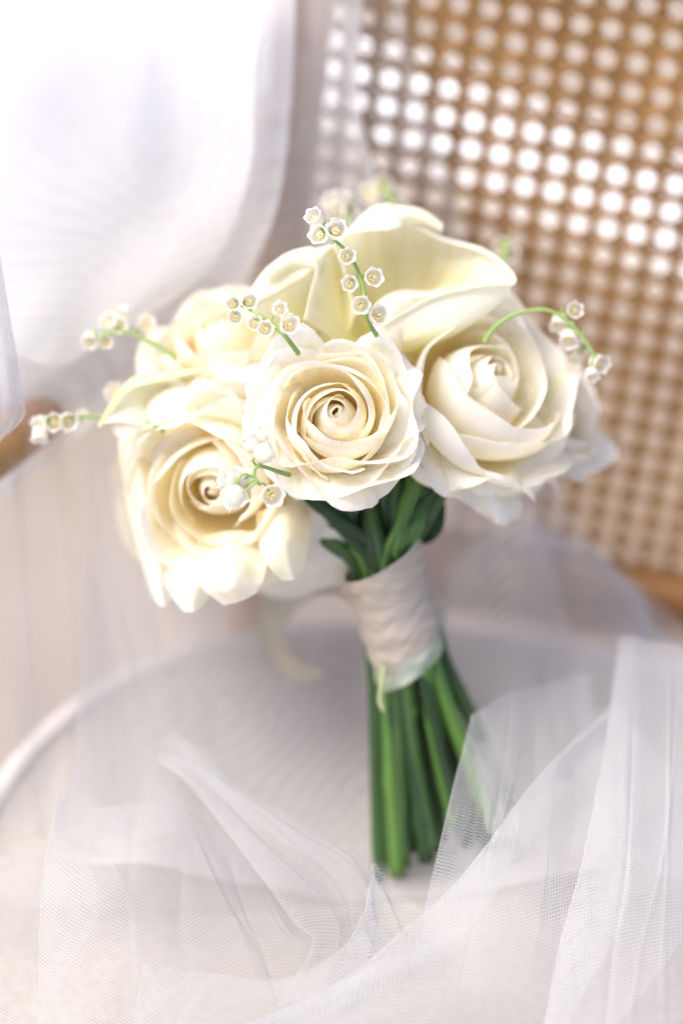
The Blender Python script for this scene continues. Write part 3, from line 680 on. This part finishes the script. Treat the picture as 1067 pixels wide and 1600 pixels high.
# ------------------------------------------------------------------ veil
def tulle_material(name, w, pitch=0.0013, colr=(0.64, 0.645, 0.65)):
    """fine net: two families of threads with open air between; threads crowd together where the net is seen edge on"""
    m, nt, out = mat(name)
    uv = N_(nt, 'ShaderNodeUVMap'); sep = N_(nt, 'ShaderNodeSeparateXYZ'); nt.links.new(uv.outputs[0], sep.inputs[0])
    geo = N_(nt, 'ShaderNodeNewGeometry')
    dot = N_(nt, 'ShaderNodeVectorMath', operation='DOT_PRODUCT')
    nt.links.new(geo.outputs['Normal'], dot.inputs[0]); nt.links.new(geo.outputs['Incoming'], dot.inputs[1])
    cosn = math_(nt, 'MAXIMUM', math_(nt, 'ABSOLUTE', dot.outputs['Value']), 0.16)
    weff = math_(nt, 'MINIMUM', math_(nt, 'DIVIDE', w, cosn), 0.93)
    hole = None
    for ang in (58, -58):
        c, s = math.cos(math.radians(ang)) / pitch, math.sin(math.radians(ang)) / pitch
        q = math_(nt, 'ADD', math_(nt, 'MULTIPLY', sep.outputs[0], c), math_(nt, 'MULTIPLY', sep.outputs[1], s))
        tri = math_(nt, 'MULTIPLY', math_(nt, 'ABSOLUTE', math_(nt, 'SUBTRACT', math_(nt, 'FRACT', q), 0.5)), 2.0)
        thr = math_(nt, 'LESS_THAN', tri, weff)
        inv = math_(nt, 'SUBTRACT', 1.0, thr)
        hole = inv if hole is None else math_(nt, 'MULTIPLY', hole, inv)
    alpha = math_(nt, 'SUBTRACT', 1.0, hole)
    df = N_(nt, 'ShaderNodeBsdfDiffuse'); df.inputs[0].default_value = (*colr, 1)
    tl = N_(nt, 'ShaderNodeBsdfTranslucent'); tl.inputs[0].default_value = (*colr, 1)
    th = N_(nt, 'ShaderNodeMixShader'); th.inputs[0].default_value = 0.45
    nt.links.new(df.outputs[0], th.inputs[1]); nt.links.new(tl.outputs[0], th.inputs[2])
    tp = N_(nt, 'ShaderNodeBsdfTransparent')
    mx = N_(nt, 'ShaderNodeMixShader'); nt.links.new(alpha, mx.inputs[0])
    nt.links.new(tp.outputs[0], mx.inputs[1]); nt.links.new(th.outputs[0], mx.inputs[2]); nt.links.new(mx.outputs[0], out.inputs[0])
    return m
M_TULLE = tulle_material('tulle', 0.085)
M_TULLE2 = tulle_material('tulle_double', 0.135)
M_TULLE3 = tulle_material('tulle_gathered_lit', 0.42, colr=(0.92, 0.92, 0.91))  # dense gathers; threads whitened to imitate stronger light on the upper veil
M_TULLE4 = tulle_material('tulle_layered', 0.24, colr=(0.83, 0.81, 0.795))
veil = tag(empty('bridal_veil'), label='white tulle bridal veil draped over the cane chair and spread around the bouquet', cat='veil')

def tulle(label, rows, m=M_TULLE, n=70, q=90, rip=0.0, fr=3.0, seed=0, folds='', fw=0.02, along=0.25, crease=5, crh=0.0015):
    """net sheet through a grid of places; folds: which sides turn under (l, r, t)"""
    rng = np.random.default_rng(seed)
    V = patch([[P(*p) for p in r] for r in rows], n, q)
    du = np.gradient(V, axis=1); dv = np.gradient(V, axis=0)
    Nn = np.cross(du, dv); Nn /= np.linalg.norm(Nn, axis=2)[..., None] + 1e-12
    u = np.linspace(0, 1, q)[None]; v = np.linspace(0, 1, n)[:, None]
    d = np.zeros((n, q))
    for k in range(5):
        f = fr * rng.uniform(.6, 2.2); a = rng.uniform(.4, 1) / (1 + .35 * k)
        s = np.sin(2 * np.pi * (f * u + along * rng.normal() * v + .08 * np.sin(2 * np.pi * (v * rng.uniform(.5, 1.2) + rng.uniform())) + rng.uniform()))
        d += a * (np.abs(s) ** .8 * np.sign(s)) * (0.6 + .4 * np.sin(2 * np.pi * (v * rng.uniform(.2, .7) + rng.uniform())))
    for _ in range(crease):       # sharp creases that wander along the cloth
        u0 = rng.uniform(.05, .95) + rng.uniform(-.25, .25) * (v - .5) + .03 * np.sin(2 * np.pi * (v * rng.uniform(.4, 1.1) + rng.uniform()))
        x = (u - u0) / rng.uniform(.012, .022); env = sm(v, rng.uniform(-.6, .3), rng.uniform(.35, .6)) * (1 - sm(v, rng.uniform(.6, .8), rng.uniform(.85, 1.8)))
        d += (crh / max(rip, 1e-6)) * rng.uniform(.5, 1.2) * rng.choice([-1, 1]) * np.exp(-np.abs(x) ** 1.5) * env
    V = V + Nn * (rip * d)[..., None]
    def turn(E, inw, nrm):
        """rows that curl from edge E back under the sheet"""
        rr = 0.0016; out = []
        for a in np.linspace(0.25, 1, 5) * math.pi: out.append(E + inw * (-rr * math.sin(a)) - nrm * (rr * (1 - math.cos(a))))
        wv = 0.55 + .45 * np.sin(np.linspace(0, rng.uniform(3, 7), len(E)) + rng.uniform(0, 6))[:, None]
        for t in np.linspace(.15, 1, 8): out.append(E + inw * (fw * t * wv) - nrm * (2 * rr + .003 * t))
        return out[::-1]
    if 'l' in folds or 'r' in folds:
        du = np.gradient(V, axis=1); du /= np.linalg.norm(du, axis=2)[..., None]
        cols = [V[:, j] for j in range(q)]
        if 'l' in folds: cols = turn(V[:, 0], du[:, 0], Nn[:, 0] * np.sign((Nn[:, 0] @ -FW))[:, None]) + cols
        if 'r' in folds: cols = cols + turn(V[:, -1], -du[:, -1], Nn[:, -1] * np.sign((Nn[:, -1] @ -FW))[:, None])[::-1]
        V = np.stack(cols, axis=1)
    if 't' in folds:
        dv = np.gradient(V, axis=0); dv /= np.linalg.norm(dv, axis=2)[..., None]
        du = np.gradient(V, axis=1); N2 = np.cross(du, dv); N2 /= np.linalg.norm(N2, axis=2)[..., None] + 1e-12
        top = turn(V[0], dv[0], N2[0] * np.sign((N2[0] @ -FW))[:, None])
        V = np.concatenate([np.stack(top), V], axis=0)
    lu = np.concatenate([np.zeros((V.shape[0], 1)), np.cumsum(np.linalg.norm(np.diff(V, axis=1), axis=2), axis=1)], axis=1)
    lv = np.concatenate([np.zeros((1, V.shape[1])), np.cumsum(np.linalg.norm(np.diff(V, axis=0), axis=2), axis=0)], axis=0)
    lu = lu - lu[:, [lu.shape[1] // 2]]; lv = lv.mean(axis=1, keepdims=True) * .5 + lv * .5
    UV = np.stack([lu, lv], -1).reshape(-1, 2) + rng.uniform(0, 1)
    return link('tulle_layer', mesh('tulle_layer', V.reshape(-1, 3), gridfaces(V.shape[0], V.shape[1]), UV), m, veil, label)

# the long fall over the chair back
tulle('single layer falling over the left of the cane back',
      [[(-90, -70, 1.13), (150, -70, 1.135), (340, -70, 1.135), (500, -70, 1.135), (622, -70, 1.135)],
       [(-90, 120, 1.13), (150, 120, 1.135), (340, 120, 1.135), (510, 120, 1.14), (642, 120, 1.14)],
       [(-90, 300, 1.13), (160, 300, 1.14), (370, 300, 1.145), (560, 290, 1.15), (698, 280, 1.15)],
       [(-80, 500, 1.13), (200, 520, 1.145), (420, 500, 1.155), (620, 480, 1.165), (745, 450, 1.17)],
       [(-60, 700, 1.13), (230, 720, 1.15), (480, 700, 1.17), (690, 680, 1.19), (815, 640, 1.2)],
       [(-40, 850, 1.12), (260, 860, 1.15), (540, 850, 1.18), (770, 830, 1.215), (890, 805, 1.23)],
       [(-20, 980, 1.11), (300, 980, 1.14), (600, 970, 1.19), (850, 950, 1.21), (1000, 920, 1.225)],
       [(-20, 1120, 1.09), (320, 1120, 1.125), (650, 1090, 1.17), (930, 1060, 1.18), (1130, 1040, 1.19)],
       [(-20, 1260, 1.07), (330, 1250, 1.10), (690, 1230, 1.13), (980, 1200, 1.13), (1200, 1180, 1.13)],
       [(-20, 1420, 1.045), (330, 1420, 1.065), (660, 1420, 1.102), (1000, 1400, 1.09), (1250, 1380, 1.08)]],
      M_TULLE, n=130, q=150, rip=.0028, fr=2.2, seed=3, folds='r', fw=.03)
tulle('gathered layers at the upper left',
      [[(-90, -70, 1.09), (60, -70, 1.10), (200, -70, 1.11), (330, -70, 1.115), (462, -70, 1.12)],
       [(-90, 150, 1.09), (60, 150, 1.10), (200, 150, 1.11), (330, 150, 1.115), (455, 150, 1.12)],
       [(-90, 350, 1.09), (60, 350, 1.10), (190, 350, 1.11), (310, 350, 1.12), (428, 340, 1.12)],
       [(-90, 490, 1.09), (30, 495, 1.10), (150, 495, 1.12), (255, 490, 1.125), (352, 480, 1.13)],
       [(-90, 600, 1.09), (0, 605, 1.10), (80, 610, 1.12), (160, 610, 1.13), (235, 600, 1.135)],
       [(-100, 700, 1.085), (-40, 705, 1.095), (10, 710, 1.11), (60, 710, 1.12), (105, 700, 1.125)],
       [(-130, 800, 1.08), (-100, 805, 1.09), (-70, 810, 1.10), (-40, 810, 1.11), (-15, 800, 1.115)]],
      M_TULLE3, n=90, q=90, rip=.0016, fr=1.4, seed=8, crease=1)
tulle('veil drawn across the left post of the chair',
      [[(-90, -70, 1.10), (100, -70, 1.115), (300, -70, 1.125), (450, -70, 1.125), (566, -70, 1.125)],
       [(-90, 150, 1.10), (100, 150, 1.115), (300, 150, 1.125), (450, 150, 1.13), (556, 150, 1.13)],
       [(-90, 330, 1.10), (100, 330, 1.12), (300, 330, 1.13), (460, 330, 1.14), (590, 300, 1.14)],
       [(-90, 480, 1.10), (90, 500, 1.12), (290, 500, 1.135), (470, 480, 1.15), (640, 440, 1.155)],
       [(-90, 620, 1.10), (60, 640, 1.12), (260, 640, 1.14), (470, 620, 1.16), (660, 580, 1.165)]],
      M_TULLE4, n=80, q=90, rip=.002, fr=1.8, seed=41, folds='r', fw=.02)
tulle('bright outer layer at the upper left',
      [[(-90, -70, 1.05), (60, -70, 1.06), (200, -70, 1.08), (330, -70, 1.09), (430, -70, 1.09)],
       [(-90, 80, 1.05), (60, 100, 1.06), (190, 120, 1.08), (280, 130, 1.09), (400, 90, 1.09)],
       [(-90, 240, 1.05), (40, 260, 1.07), (170, 280, 1.085), (270, 300, 1.10), (390, 270, 1.10)],
       [(-90, 400, 1.05), (0, 420, 1.07), (110, 430, 1.09), (210, 440, 1.10), (320, 430, 1.11)],
       [(-90, 520, 1.05), (-30, 540, 1.06), (40, 560, 1.08), (90, 570, 1.10), (150, 540, 1.11)]],
      M_TULLE3, n=80, q=80, rip=.0016, fr=1.2, seed=21, crease=1, along=.8)
tulle('folded piece nearest the viewer at the left edge',
      [[(-120, 300, .97), (-70, 310, .965), (-30, 330, .965), (-6, 350, .97)],
       [(-120, 450, .97), (-60, 455, .96), (-10, 470, .96), (16, 490, .97)],
       [(-120, 590, .97), (-50, 590, .96), (5, 600, .96), (37, 618, .97)],
       [(-120, 650, .97), (-50, 650, .965), (0, 655, .965), (35, 655, .972)],
       [(-120, 740, .98), (-60, 720, .975), (-20, 705, .975), (2, 692, .98)]],
      M_TULLE2, n=60, q=50, rip=.0012, fr=1.2, seed=4, folds='r', fw=.025)
tulle('soft layer hanging over the left side of the seat',
      [[(-110, 560, 1.06), (-20, 640, 1.08), (60, 600, 1.10), (140, 540, 1.115)],
       [(-110, 760, 1.05), (0, 780, 1.07), (90, 760, 1.10), (190, 740, 1.12)],
       [(-110, 950, 1.03), (10, 960, 1.06), (120, 950, 1.09), (240, 940, 1.12)],
       [(-110, 1130, 1.02), (20, 1140, 1.05), (140, 1130, 1.08), (260, 1130, 1.10)],
       [(-110, 1300, 1.01), (20, 1310, 1.04), (150, 1310, 1.06), (290, 1300, 1.07)]],
      M_TULLE, n=90, q=80, rip=.005, fr=2.0, seed=31, folds='l')
tulle('soft folds between the wrapped stems and the chair back',
      [[(150, 700, 1.15), (300, 720, 1.17), (450, 740, 1.19), (620, 740, 1.21), (800, 730, 1.225)],
       [(140, 820, 1.14), (300, 840, 1.165), (460, 850, 1.19), (640, 850, 1.21), (840, 830, 1.22)],
       [(130, 940, 1.125), (300, 960, 1.15), (470, 970, 1.18), (660, 965, 1.20), (880, 950, 1.205)],
       [(120, 1060, 1.11), (300, 1080, 1.13), (480, 1090, 1.155), (680, 1080, 1.17), (920, 1070, 1.17)],
       [(110, 1200, 1.085), (300, 1220, 1.11), (490, 1230, 1.135), (700, 1220, 1.14), (950, 1200, 1.13)],
       [(80, 1340, 1.06), (280, 1360, 1.075), (490, 1400, 1.10), (690, 1400, 1.108), (960, 1350, 1.09)]],
      M_TULLE4, n=110, q=130, rip=.0028, fr=2.6, seed=52, crease=4)
# right of the stems
tulle('layers crossing the seat to the right of the stems',
      [[(700, 880, 1.17), (790, 830, 1.18), (890, 835, 1.185), (965, 900, 1.185), (1040, 975, 1.18), (1130, 1050, 1.17)],
       [(700, 980, 1.15), (790, 960, 1.155), (880, 960, 1.16), (960, 990, 1.155), (1050, 1050, 1.15), (1140, 1110, 1.14)],
       [(715, 1080, 1.12), (800, 1080, 1.12), (880, 1090, 1.12), (960, 1110, 1.11), (1050, 1150, 1.11), (1140, 1190, 1.10)],
       [(740, 1180, 1.09), (820, 1200, 1.085), (900, 1210, 1.08), (980, 1240, 1.07), (1060, 1260, 1.07), (1150, 1290, 1.06)],
       [(760, 1300, 1.05), (840, 1310, 1.045), (920, 1330, 1.04), (1000, 1350, 1.03), (1080, 1370, 1.03), (1160, 1390, 1.03)]],
      M_TULLE2, n=80, q=90, rip=.004, fr=2.4, seed=12, folds='t', along=.6)
tulle('sheer edge crossing in front of the stem ends',
      [[(748, 1112, 1.055), (790, 1085, 1.07), (850, 1070, 1.09), (930, 1050, 1.11)],
       [(718, 1210, 1.035), (770, 1215, 1.035), (830, 1205, 1.05), (920, 1180, 1.08)],
       [(690, 1320, 1.018), (745, 1330, 1.012), (810, 1330, 1.02), (900, 1300, 1.05)],
       [(664, 1434, 1.006), (720, 1445, 1.0), (790, 1450, 1.0), (880, 1430, 1.03)],
       [(648, 1530, 1.0), (700, 1545, .995), (780, 1550, .995), (880, 1530, 1.02)]],
      M_TULLE, n=80, q=110, rip=.0012, fr=1.5, seed=5, folds='l', fw=.03)
tulle('long diagonal fold sweeping up to the right',
      [[(380, 1612, .975), (510, 1545, .978), (618, 1470, .985), (705, 1392, .998), (812, 1252, 1.03), (905, 1160, 1.06), (960, 1100, 1.09)],
       [(420, 1640, .97), (560, 1580, .97), (670, 1515, .975), (770, 1440, .985), (870, 1310, 1.015), (950, 1215, 1.05), (1000, 1150, 1.08)],
       [(470, 1680, .97), (610, 1640, .965), (730, 1590, .965), (850, 1520, .975), (950, 1390, 1.0), (1020, 1280, 1.03), (1070, 1220, 1.06)],
       [(520, 1740, .97), (680, 1720, .96), (820, 1690, .96), (940, 1620, .965), (1050, 1490, .99), (1120, 1370, 1.02), (1160, 1290, 1.05)]],
      M_TULLE2, n=70, q=130, rip=.0022, fr=1.6, seed=6, folds='t', fw=.015, along=1.2)
tulle('upright folds down the right edge',
      [[(970, 990, 1.12), (1010, 1000, 1.11), (1060, 1010, 1.11), (1140, 1020, 1.10)],
       [(950, 1150, 1.05), (1000, 1160, 1.04), (1060, 1170, 1.04), (1140, 1180, 1.03)],
       [(915, 1340, .995), (980, 1350, .985), (1060, 1350, .98), (1140, 1360, .98)],
       [(878, 1480, .97), (950, 1490, .96), (1050, 1490, .955), (1140, 1500, .955)],
       [(845, 1660, .955), (930, 1660, .945), (1040, 1660, .94), (1140, 1660, .94)]],
      M_TULLE2, n=80, q=140, rip=.0012, fr=1.2, seed=7, folds='l', fw=.02, crease=3, crh=.0012)
# left of the stems
tulle('billowing front fold at the lower left',
      [[(93, 1243, 1.03), (180, 1260, 1.03), (262, 1250, 1.04), (330, 1290, 1.05), (400, 1368, 1.05), (478, 1455, 1.03)],
       [(80, 1360, 1.01), (190, 1370, .99), (290, 1370, 1.0), (370, 1400, 1.02), (440, 1450, 1.02), (490, 1480, 1.02)],
       [(70, 1480, 1.0), (190, 1480, .985), (300, 1480, .99), (400, 1490, 1.0), (470, 1500, 1.01), (530, 1500, 1.02)],
       [(55, 1650, .99), (190, 1650, .98), (320, 1650, .985), (430, 1650, .99), (500, 1650, 1.0), (560, 1650, 1.0)]],
      M_TULLE, n=80, q=160, rip=.0028, fr=1.8, seed=9, folds='l', fw=.025, crease=7)
tulle('band rising from the seat and turning over beside the stems',
      [[(248, 1185, 1.085), (255, 1165, 1.09), (262, 1140, 1.09)],
       [(298, 1222, 1.06), (325, 1218, 1.06), (345, 1210, 1.065)],
       [(386, 1332, 1.02), (430, 1312, 1.025), (480, 1290, 1.045)],
       [(462, 1434, 1.0), (520, 1385, 1.01), (562, 1335, 1.04)],
       [(494, 1472, .995), (548, 1450, 1.0), (592, 1400, 1.03)],
       [(455, 1545, .995), (530, 1535, 1.0), (588, 1500, 1.02)],
       [(380, 1650, .99), (470, 1650, .99), (560, 1620, 1.0)]],
      M_TULLE, n=110, q=50, rip=.0015, fr=1.2, seed=10, folds='lr', fw=.02, along=.5)
tulle('front layer whose turned edge curves up beside the stems',
      [[(222, 1504, .995), (330, 1520, .985), (440, 1530, .982), (530, 1492, .988), (572, 1425, 1.0), (590, 1350, 1.02)],
       [(215, 1550, .982), (330, 1570, .972), (448, 1580, .97), (550, 1545, .976), (602, 1470, .99), (622, 1390, 1.015)],
       [(205, 1610, .975), (330, 1630, .966), (455, 1640, .965), (575, 1605, .97), (640, 1520, .985), (655, 1420, 1.01)],
       [(195, 1690, .97), (330, 1700, .962), (460, 1710, .96), (600, 1680, .966), (680, 1590, .98), (690, 1460, 1.005)]],
      M_TULLE, n=70, q=130, rip=.0012, fr=1.4, seed=11, folds='t', fw=.014, along=.6, crease=5)
tulle('flat layer lying on the front of the seat',
      [[(-110, 1330, 1.07), (150, 1340, 1.08), (400, 1400, 1.085), (640, 1415, 1.104), (850, 1370, 1.09), (1150, 1300, 1.10)],
       [(-110, 1450, 1.03), (150, 1460, 1.045), (400, 1480, 1.055), (640, 1490, 1.06), (850, 1460, 1.06), (1150, 1450, 1.06)],
       [(-110, 1570, 1.01), (150, 1570, 1.02), (400, 1580, 1.03), (640, 1580, 1.035), (850, 1580, 1.035), (1150, 1580, 1.03)],
       [(-110, 1700, .99), (150, 1700, 1.0), (400, 1700, 1.005), (640, 1700, 1.01), (850, 1700, 1.01), (1150, 1700, 1.0)]],
      M_TULLE, n=70, q=110, rip=.003, fr=2.5, seed=15, along=.8)
